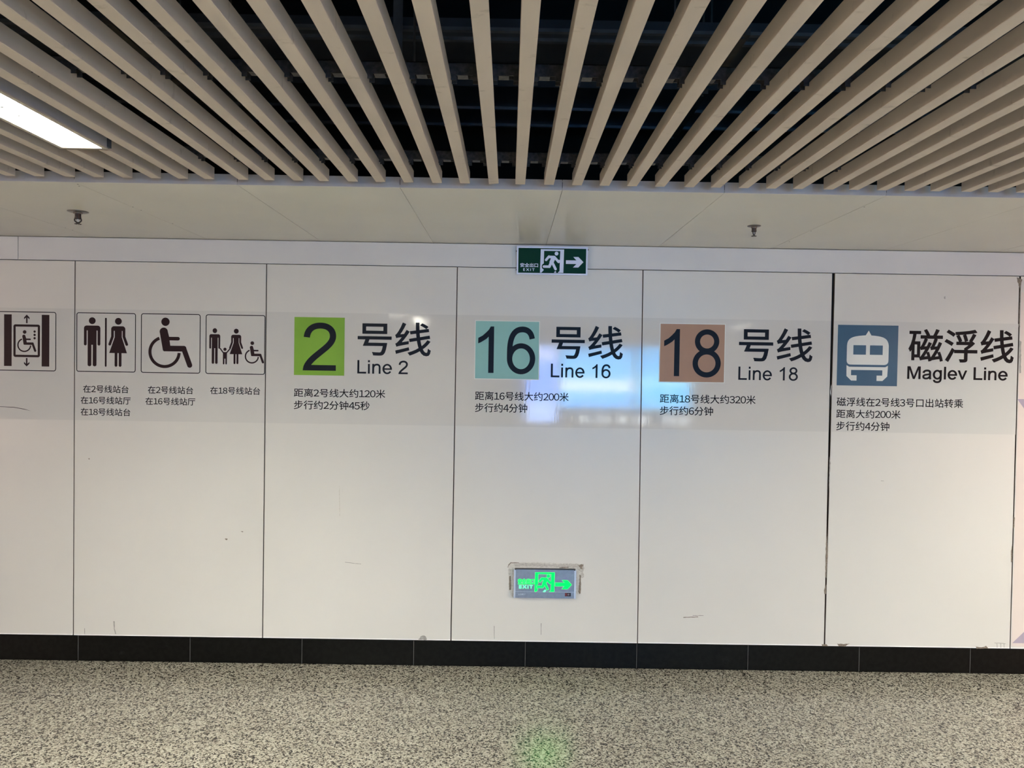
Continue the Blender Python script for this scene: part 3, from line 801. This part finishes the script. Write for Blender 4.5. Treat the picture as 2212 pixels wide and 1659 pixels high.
put('train_undercarriage', [[(60, 256), (77, 266), (308, 266), (325, 256), (322, 325), (292, 354), (254, 354), (254, 320), (290, 320), (290, 286), (90, 286), (90, 320), (126, 320), (126, 354), (92, 354), (61, 325)]], M['halo'], t, bm, Y3)

# lavender print on the last panel at the right edge
xj6 = joint_x(6, wp(2190, 880)[1]) + .012
za, zb_ = wp(2200, 862)[1], wp(2186, 1389)[1]
t = empty('wall_sticker', (xj6 + .3, 0, 1.0), 'pale pink sticker with lavender triangles at the right edge', 'sticker')
x6 = joint_x(6, 1.9) + .008
put('pink_ground', [[(joint_x(6, zb_) + .006, zb_ - .018), (x6 + .95, zb_ - .018), (x6 + .95, 2.05), (x6, 2.05)]], M['pink'], t, lambda u, v: (u, v), YFILM, .0004)
put('lavender_triangle', [[(x6 - .006, za), (x6 + .90, za), (x6 + .447, za - .60)]], M['purple'], t, lambda u, v: (u, v), Y1)
xq = joint_x(6, zb_) + .010
put('lavender_triangle', [[(xq, zb_), (xq + .90, zb_), (xq + .45, zb_ + .45)]], M['purple'], t, lambda u, v: (u, v), Y1)

# ------------------------------------------------------------------ running-man exit pictogram (drawing units of the upper sign, 1880 wide, v down)
def exit_art():
    A = {}
    A['door_frame'] = [rect(630, 68, 1245, 112), [(630, 68), (720, 68), (715, 445), (690, 462), (668, 490), (662, 530), (670, 570), (700, 595), (712, 600), (712, 628), (655, 690), (618, 690)],
                       [(1145, 68), (1245, 68), (1235, 688), (1082, 688), (1133, 640)]]
    man_ = [circle((1047, 180), 50), capsule((775, 352), (848, 262), 32), capsule((848, 272), (985, 272), 34), capsule((990, 272), (1105, 400), 32), rect(1085, 345, 1150, 405),
            [(865, 240), (985, 238), (1030, 290), (975, 418), (975, 450), (870, 450), (862, 405), (905, 300)], capsule((905, 430), (862, 528), 36), capsule((868, 528), (720, 528), 33), capsule((940, 420), (1027, 588), 34)]
    A['running_figure'] = man_
    A['foot'] = [[(985, 688), (1005, 655), (1020, 642), (1035, 645), (1052, 688)]]
    A['arrow'] = [[(1298, 352), (1575, 352), (1490, 262), (1625, 260), (1760, 395), (1625, 540), (1485, 540), (1575, 448), (1298, 448)]]
    return A
# upper sign
pts = [(1116.7, 532.6), (1269.7, 535.5), (1267.6, 596.1), (1115.5, 593.2)]
W4 = [wp(*p) for p in pts]
ex0, ex1, ez0, ez1 = (W4[0][0] + W4[3][0]) / 2, (W4[1][0] + W4[2][0]) / 2, (W4[2][1] + W4[3][1]) / 2, (W4[0][1] + W4[1][1]) / 2
YU = -0.016
t = empty('exit_sign', ((ex0 + ex1) / 2, 0, ez0), 'dark green exit sign with white frame mounted under the soffit', 'exit sign')
mb = MB(); mb.box(ex0 + .002, ex1 - .002, YU + .002, -.0005, ez0 + .002, ez1 - .002, M['alu']); mb.build('backing_box', t)
fr = .0085
mb = MB()
for a, b, c, d in ((ex0, ex1, ez0, ez0 + fr), (ex0, ex1, ez1 - fr, ez1), (ex0, ex0 + fr, ez0 + fr, ez1 - fr), (ex1 - fr, ex1, ez0 + fr, ez1 - fr)): mb.box(a, b, YU - .004, YU + .003, c, d, M['exit_white'])
mb.build('frame', t)
mb = MB(); mb.box(ex0 + fr, ex1 - fr, YU, YU + .002, ez0 + fr, ez1 - fr, M['exit_green']); mb.build('green_face', t)
su = (ex1 - ex0) / 1870; sv = (ez1 - ez0) / 745
um = lambda u, v: (ex0 + u * su, ez1 - v * sv)
A = exit_art()
for n_, P in A.items(): put(n_, P, M['exit_white'], t, um, YU - (.0012 if n_ in ('running_figure', 'foot') else .0006))
put('foot_gap', ring((722, 528), 52, 50, 14, 100, 262, n=16), M['exit_green'], t, um, YU - .0009)
def sign_text(P, u0, v0, u1, v1, m, y, name, mat, parent):
    xs = [a for p in P for a, _ in p]; vs = [b for p in P for _, b in p]; a0, a1, b0, b1 = min(xs), max(xs), min(vs), max(vs)
    put(name, P, mat, parent, lambda u, v: m(u0 + (u - a0) / (a1 - a0) * (u1 - u0), v1 + (v - b0) / (b1 - b0) * (v0 - v1)), y)
sign_text(cjk('安全出口', .022), 95, 440, 565, 552, um, YU - .0006, 'chinese_text', M['exit_white'], t)
sign_text(roman('EXIT', .022, .28), 175, 582, 475, 650, um, YU - .0006, 'exit_text', M['exit_white'], t)
mb = MB()
for xx, zz in ((ex0 - .004, ez1 - .025), (ex0 - .004, ez0 + .025), (ex1 + .001, ez1 - .012)): mb.box(xx, xx + .004, YU + .004, YU + .010, zz - .003, zz + .003, M['dark_metal'])
mb.build('screw', t)

# ------------------------------------------------------------------ lower lit exit luminaire and the rough repair around it
YLW = -0.020
pts = [(1111.2, 1230), (1244.6, 1231.6), (1243, 1293), (1109.2, 1291.2)]
W4 = [wp(*p, y=YLW) for p in pts]
lx0, lx1, lz0, lz1 = (W4[0][0] + W4[3][0]) / 2, (W4[1][0] + W4[2][0]) / 2, (W4[2][1] + W4[3][1]) / 2, (W4[0][1] + W4[1][1]) / 2
t = empty('emergency_exit_light', ((lx0 + lx1) / 2, 0, lz0), 'small grey metal exit light glowing green, low on the wall', 'exit light')
mb = MB(); mb.box(lx0, lx1, YLW, -.0012, lz0, lz1, M['alu']); mb.build('housing', t)
mb = MB(); mb.box(lx0 - .001, lx0 + .0085, YLW - .0025, YLW + .001, lz0 - .001, lz1 + .001, M['alu_light']); mb.build('side_rail', t)
mb = MB(); mb.box(lx1 - .0085, lx1 + .001, YLW - .0025, YLW + .001, lz0 - .001, lz1 + .001, M['alu_light']); mb.build('side_rail', t)
zl = lz0 + .034
mb = MB(); mb.box(lx0 + .0085, lx1 - .0085, YLW - .0012, YLW, zl - .0007, zl + .0007, M['alu_light']); mb.build('seam_strip', t)
mb = MB(); mb.box(lx0 + .004, lx1 - .004, YLW + .001, -.002, lz1, lz1 + .0035, M['black']); mb.build('top_lip', t)
for xx in (lx0 + .004, lx1 - .010):
    mb = MB(); mb.box(xx, xx + .006, YLW - .003, YLW + .002, lz1 - .002, lz1 + .005, M['dark_metal']); mb.build('screw', t)
# crop coordinates (13.01 per photo px, origin 1100,1215) -> face
def lm(u, v):
    v2 = v - .0135 * (u - 150)
    return (lx0 + (u - 130) / (1878 - 130) * (lx1 - lx0), lz1 - (v2 - 200) / (1000 - 200) * (lz1 - lz0))
s1 = (1275 - 730) / 615; s2 = (830 - 285) / 620
def le(u, v): return lm(730 + (u - 630) * s1, 285 + (v - 68) * s2 + .0135 * ((u - 630) * s1))
put('foot', [[(942, 838), (1000, 772), (1050, 785), (1018, 842)]], M['glow_pale'], t, lm, YLW - .0010)
for n_ in ('door_frame', 'running_figure'):
    put(n_, A[n_], M['glow'] if n_ == 'door_frame' else (M['glow_pale'] if n_ == 'foot' else M['glow']), t, le, YLW - (.0010 if n_ != 'door_frame' else .0006))
put('foot_gap', ring((722, 528), 50, 48, 14, 100, 262, n=16), M['alu'], t, le, YLW - .0008)
put('arrow', [[(1298, 580), (1570, 580), (1490, 505), (1640, 508), (1760, 632), (1640, 755), (1485, 755), (1560, 672), (1298, 672)]], M['glow'], t, lm, YLW - .0006)
sign_text(cjk('安全出口', .035), 245, 462, 700, 622, lm, YLW - .0006, 'chinese_text', M['glow'], t)
sign_text(roman('EXIT', .045, .16), 275, 642, 665, 740, lm, YLW - .0006, 'exit_text', M['glow_pale'], t)
sign_text(roman('LOSRY', .012, .10, .35), 255, 882, 465, 925, lm, YLW - .0006, 'maker_mark', M['logo'], t)
mb = MB(); a, b = lm(1575, 862), lm(1742, 962); mb.box(a[0], b[0], YLW - .0012, YLW, b[1], a[1], M['black']); mb.build('indicator_window', t)
a, b = lm(1580, 866), lm(1632, 952); mb = MB(); mb.box(a[0], b[0], YLW - .0018, YLW, b[1], a[1], M['red']); mb.build('indicator_lens', t)
put('test_button', [circle((1675, 908), 28, 16)], M['lens'], t, lm, YLW - .0018)

def ragged(pts, amp, n=7):
    out = []
    for i in range(len(pts)):
        a, b = pts[i], pts[(i + 1) % len(pts)]
        L = math.hypot(b[0] - a[0], b[1] - a[1]); m_ = max(1, int(L / n))
        for k in range(m_):
            s = k / m_; out.append((a[0] + (b[0] - a[0]) * s + random.uniform(-amp, amp), a[1] + (b[1] - a[1]) * s + random.uniform(-amp, amp)))
    return out
wm_ = lambda u, v: wp(1040 + u / 7.9, 1160 + v / 7.9)     # crop of the luminaire, 7.9 per photo px
def patch(name, pts, mat, y, amp=7, n=18, parent=None):
    return put(name, [ragged(pts, amp, n)], mat, parent or wall, wm_, y, .0008)
patch('repair_plaster', [(450, 500), (490, 435), (620, 440), (1000, 430), (1300, 445), (1640, 455), (1745, 465), (1745, 520), (1690, 560), (1610, 545), (560, 530), (520, 560), (480, 560)], M['plaster_lite'], -.0006, 8)
patch('repair_plaster', [(560, 452), (760, 440), (1200, 462), (1500, 458), (1640, 470), (1640, 520), (1400, 520), (1200, 500), (1000, 505), (740, 495), (560, 505)], M['plaster'], -.0011, 9)
patch('repair_plaster', [(1620, 470), (1740, 460), (1755, 560), (1720, 600), (1760, 640), (1740, 700), (1690, 690), (1700, 600), (1640, 560)], M['plaster'], -.0012, 10)
patch('repair_plaster', [(455, 560), (560, 545), (560, 1040), (520, 1040), (480, 930), (462, 900), (465, 700)], M['plaster_lite'], -.0006, 6)
patch('repair_plaster', [(1600, 560), (1690, 580), (1690, 960), (1650, 980), (1605, 960)], M['plaster_lite'], -.0006, 6)
patch('repair_slot', [(474, 665), (503, 660), (508, 800), (506, 900), (474, 905), (470, 780)], M['grime'], -.0013, 3)
patch('repair_slot', [(1672, 640), (1696, 650), (1698, 800), (1692, 960), (1668, 975), (1654, 930), (1660, 850), (1672, 760)], M['grime'], -.0013, 3)
patch('repair_slot', [(525, 560), (556, 545), (552, 800), (545, 1040), (520, 1010), (530, 800)], M['plaster'], -.0013, 4)
patch('repair_slot', [(458, 545), (500, 540), (500, 640), (470, 655)], M['plaster'], -.0013, 6)
patch('repair_slot', [(1650, 480), (1735, 470), (1720, 545), (1690, 530)], M['grime'], -.0018, 8)
patch('grime_line', [(500, 432), (640, 436), (640, 443), (505, 447), (470, 480), (455, 520), (448, 515), (462, 468)], M['grime'], -.0015, 2)
patch('grime_line', [(700, 524), (745, 530), (740, 545), (705, 540)], M['grime'], -.0015, 3)
patch('grime_line', [(1320, 520), (1480, 508), (1490, 522), (1340, 532)], M['grime'], -.0018, 3)

# chips along the open joints and scuffs on the panels (photo positions on the wall)
def mark(name, pts, mat, amp=.6, n=4, y=-.0007): return put(name, [ragged(pts, amp, n)], mat, wall, lambda u, v: wp(u, v), y, .0005)
mark('edge_chip', [(1787, 1152), (1784, 1175), (1782.5, 1245), (1785, 1250), (1788, 1200)], M['grime'], .5)
mark('edge_chip', [(1785, 1262), (1780, 1275), (1781, 1283), (1784.5, 1283)], M['grime'], .5)
mark('edge_chip', [(1791.5, 985), (1794, 1000), (1792, 1035), (1790.5, 1060)], M['scuff'], .5)
mark('edge_chip', [(1796, 830), (1793.5, 845), (1795, 862), (1794, 880)], M['halo'], .4)
mark('edge_chip', [(2189, 1115), (2192, 1118), (2191, 1140), (2188.5, 1143)], M['grime'], .5)
mark('edge_chip', [(2186, 1175), (2183.5, 1195), (2184, 1215), (2187, 1212)], M['grime'], .5)
mark('edge_chip', [(2196, 600), (2209, 603), (2204, 620), (2202, 700), (2204, 706), (2200, 706), (2203, 625)], M['grime'], .8)
mark('edge_chip', [(2202, 735), (2206, 738), (2205, 805), (2202, 806)], M['scuff'], .5)
mark('edge_chip', [(1811, 1396), (1808, 1390), (1822, 1391), (1836, 1390), (1829, 1394), (1826, 1397)], M['grime'], .6)
mark('edge_chip', [(2110, 1401), (2108, 1396), (2116, 1398), (2126, 1397), (2130, 1395), (2135, 1401)], M['grime'], .6)
mark('edge_chip', [(1777, 1396), (1774, 1392), (1786, 1391), (1790, 1396)], M['grime'], .6)
mark('scuff_mark', [(0, 878), (30, 879), (52, 883), (68, 888), (52, 884.5), (30, 880.4), (0, 879)], M['dark_metal'], .1, 30)
mark('scuff_mark', [(1476, 1333), (1508, 1332), (1508, 1333.4), (1476, 1334.3)], M['grime'], .3)
mark('scuff_mark', [(1496, 1329), (1520, 1329), (1520, 1330), (1496, 1330)], M['scuff'], .3)
mark('scuff_mark', [(486, 1163), (492, 1164), (490, 1167), (487, 1166)], M['grime'], .4)
mark('scuff_mark', [(520, 1147), (526, 1148), (524, 1150)], M['grime'], .3)
mark('scuff_mark', [(191, 990), (194, 990), (193, 993), (191.5, 992)], M['grime'], .2)
mark('scuff_mark', [(245, 1342), (248, 1342), (248, 1358), (251, 1369), (248.5, 1369), (246, 1358)], M['scuff'], .3)
mark('scuff_mark', [(182, 1357), (183.4, 1357), (183.4, 1370), (182.4, 1370)], M['scuff'], .3)
mark('scuff_mark', [(904, 1382), (908, 1374), (913, 1372), (920, 1376), (922, 1382)], M['scuff'], .9)
mark('scuff_mark', [(732, 1050), (734, 1050), (735, 1115), (733.5, 1115)], M['plaster_lite'], .3)
mark('scuff_mark', [(745, 1214), (780, 1218), (780, 1219), (745, 1215)], M['scuff'], .2)
mark('scuff_mark', [(1168, 1288 + 58), (1169.5, 1346), (1169, 1371), (1168, 1371)], M['scuff'], .2)
mark('scuff_mark', [(1067, 1352), (1068.2, 1352), (1068.4, 1380), (1067.2, 1380)], M['scuff'], .2)
mark('scuff_mark', [(2039, 641), (2042, 640), (2042, 646), (2039.6, 645)], M['scuff'], .4)
mark('scuff_mark', [(1903, 1038), (1909, 1038.5), (1909, 1039.5), (1903, 1039)], M['scuff'], .2)
mark('scuff_mark', [(2148, 1388), (2172, 1390), (2172, 1391), (2148, 1389.2)], M['scuff'], .4)
for px in (2153, 2161, 2168): mark('scuff_mark', [(px, 1390), (px + 1.2, 1390), (px + 1.5, 1399), (px + .3, 1399)], M['scuff'], .3)

# ------------------------------------------------------------------ sprinklers under the soffit
def sprinkler(px, py, R, H, tilt, label):
    x, y = hp(px, py, ZS)
    t = empty('sprinkler_head', (x, y, ZS), label, 'sprinkler')
    s = H / .055
    mb = MB(); mb.lathe((x, y, ZS), [(R, 0), (R, -.0015), (R * .86, -.004), (R * .45, -.006), (R * .42, -.010), (.013 * s, -.011)], M['chrome'], 32); mb.build('escutcheon', t, False)
    mb = MB(); mb.lathe((x, y, ZS), [(.0125 * s, -.010), (.0120 * s, -.024 * s), (.0135 * s, -.025 * s), (.0125 * s, -.031 * s), (.0095 * s, -.033 * s)], M['dark_metal'], 12); mb.build('threaded_body', t)
    c, sn = math.cos(tilt), math.sin(tilt)
    for d in (-1, 1):
        mb = MB()
        P = [(d * .010, -.028), (d * .0135, -.036), (d * .011, -.043), (d * .003, -.048)]
        for (a, b), (e, f) in zip(P, P[1:]): mb.tube((x + a * s * c, y + a * s * sn, ZS + b * s), (x + e * s * c, y + e * s * sn, ZS + f * s), .0028 * s, M['dark_metal'], n=8)
        mb.build('frame_arm', t, True)
    mb = MB(); mb.lathe((x, y, ZS), [(.001, -.029 * s), (.0028 * s, -.031 * s), (.0030 * s, -.040 * s), (.0015 * s, -.046 * s)], M['glass'], 10); mb.build('glass_bulb', t, True)
    mb = MB(); mb.lathe((x, y, ZS), [(.004 * s, -.046 * s), (.005 * s, -.049 * s), (.003 * s, -.050 * s)], M['dark_metal'], 12)
    n = 12
    for k in range(n):
        a = 2 * math.pi * k / n + tilt; b0, b1 = a - .15, a + .15; r0, r1 = .003 * s, .0140 * s; z0, z1 = ZS - .0495 * s, ZS - .0535 * s
        v = [(x + r0 * math.cos(b0), y + r0 * math.sin(b0), z0), (x + r1 * math.cos(b0), y + r1 * math.sin(b0), z1), (x + r1 * math.cos(b1), y + r1 * math.sin(b1), z1), (x + r0 * math.cos(b1), y + r0 * math.sin(b1), z0)]
        v2 = [(a_, b_, c_ - .0012) for a_, b_, c_ in v]
        mb.add(v + v2, [(0, 1, 2, 3), (7, 6, 5, 4), (0, 4, 5, 1), (1, 5, 6, 2), (2, 6, 7, 3), (3, 7, 4, 0)], M['dark_metal'])
    mb.build('deflector', t)
sprinkler(168.5, 457, .043, .056, .3, 'sprinkler head on a wide chrome plate, left side of the soffit')
sprinkler(1629, 488, .030, .047, .9, 'smaller dark sprinkler head on the soffit, right of the exit sign')
# dead-screw dots along the soffit joints
def dot(px, py, r=.0028):
    x, y = hp(px, py, ZS); mb = MB(); mb.tube((x, y, ZS + .001), (x, y, ZS - .0006), r, M['dark_metal'], n=8); mb.build('rivet', ceil)
for p in ((141, 492), (157, 497), (287, 447), (305, 454), (373, 483), (1705, 522), (1752, 499), (1867, 447), (168, 398), (171, 402)): dot(*p)
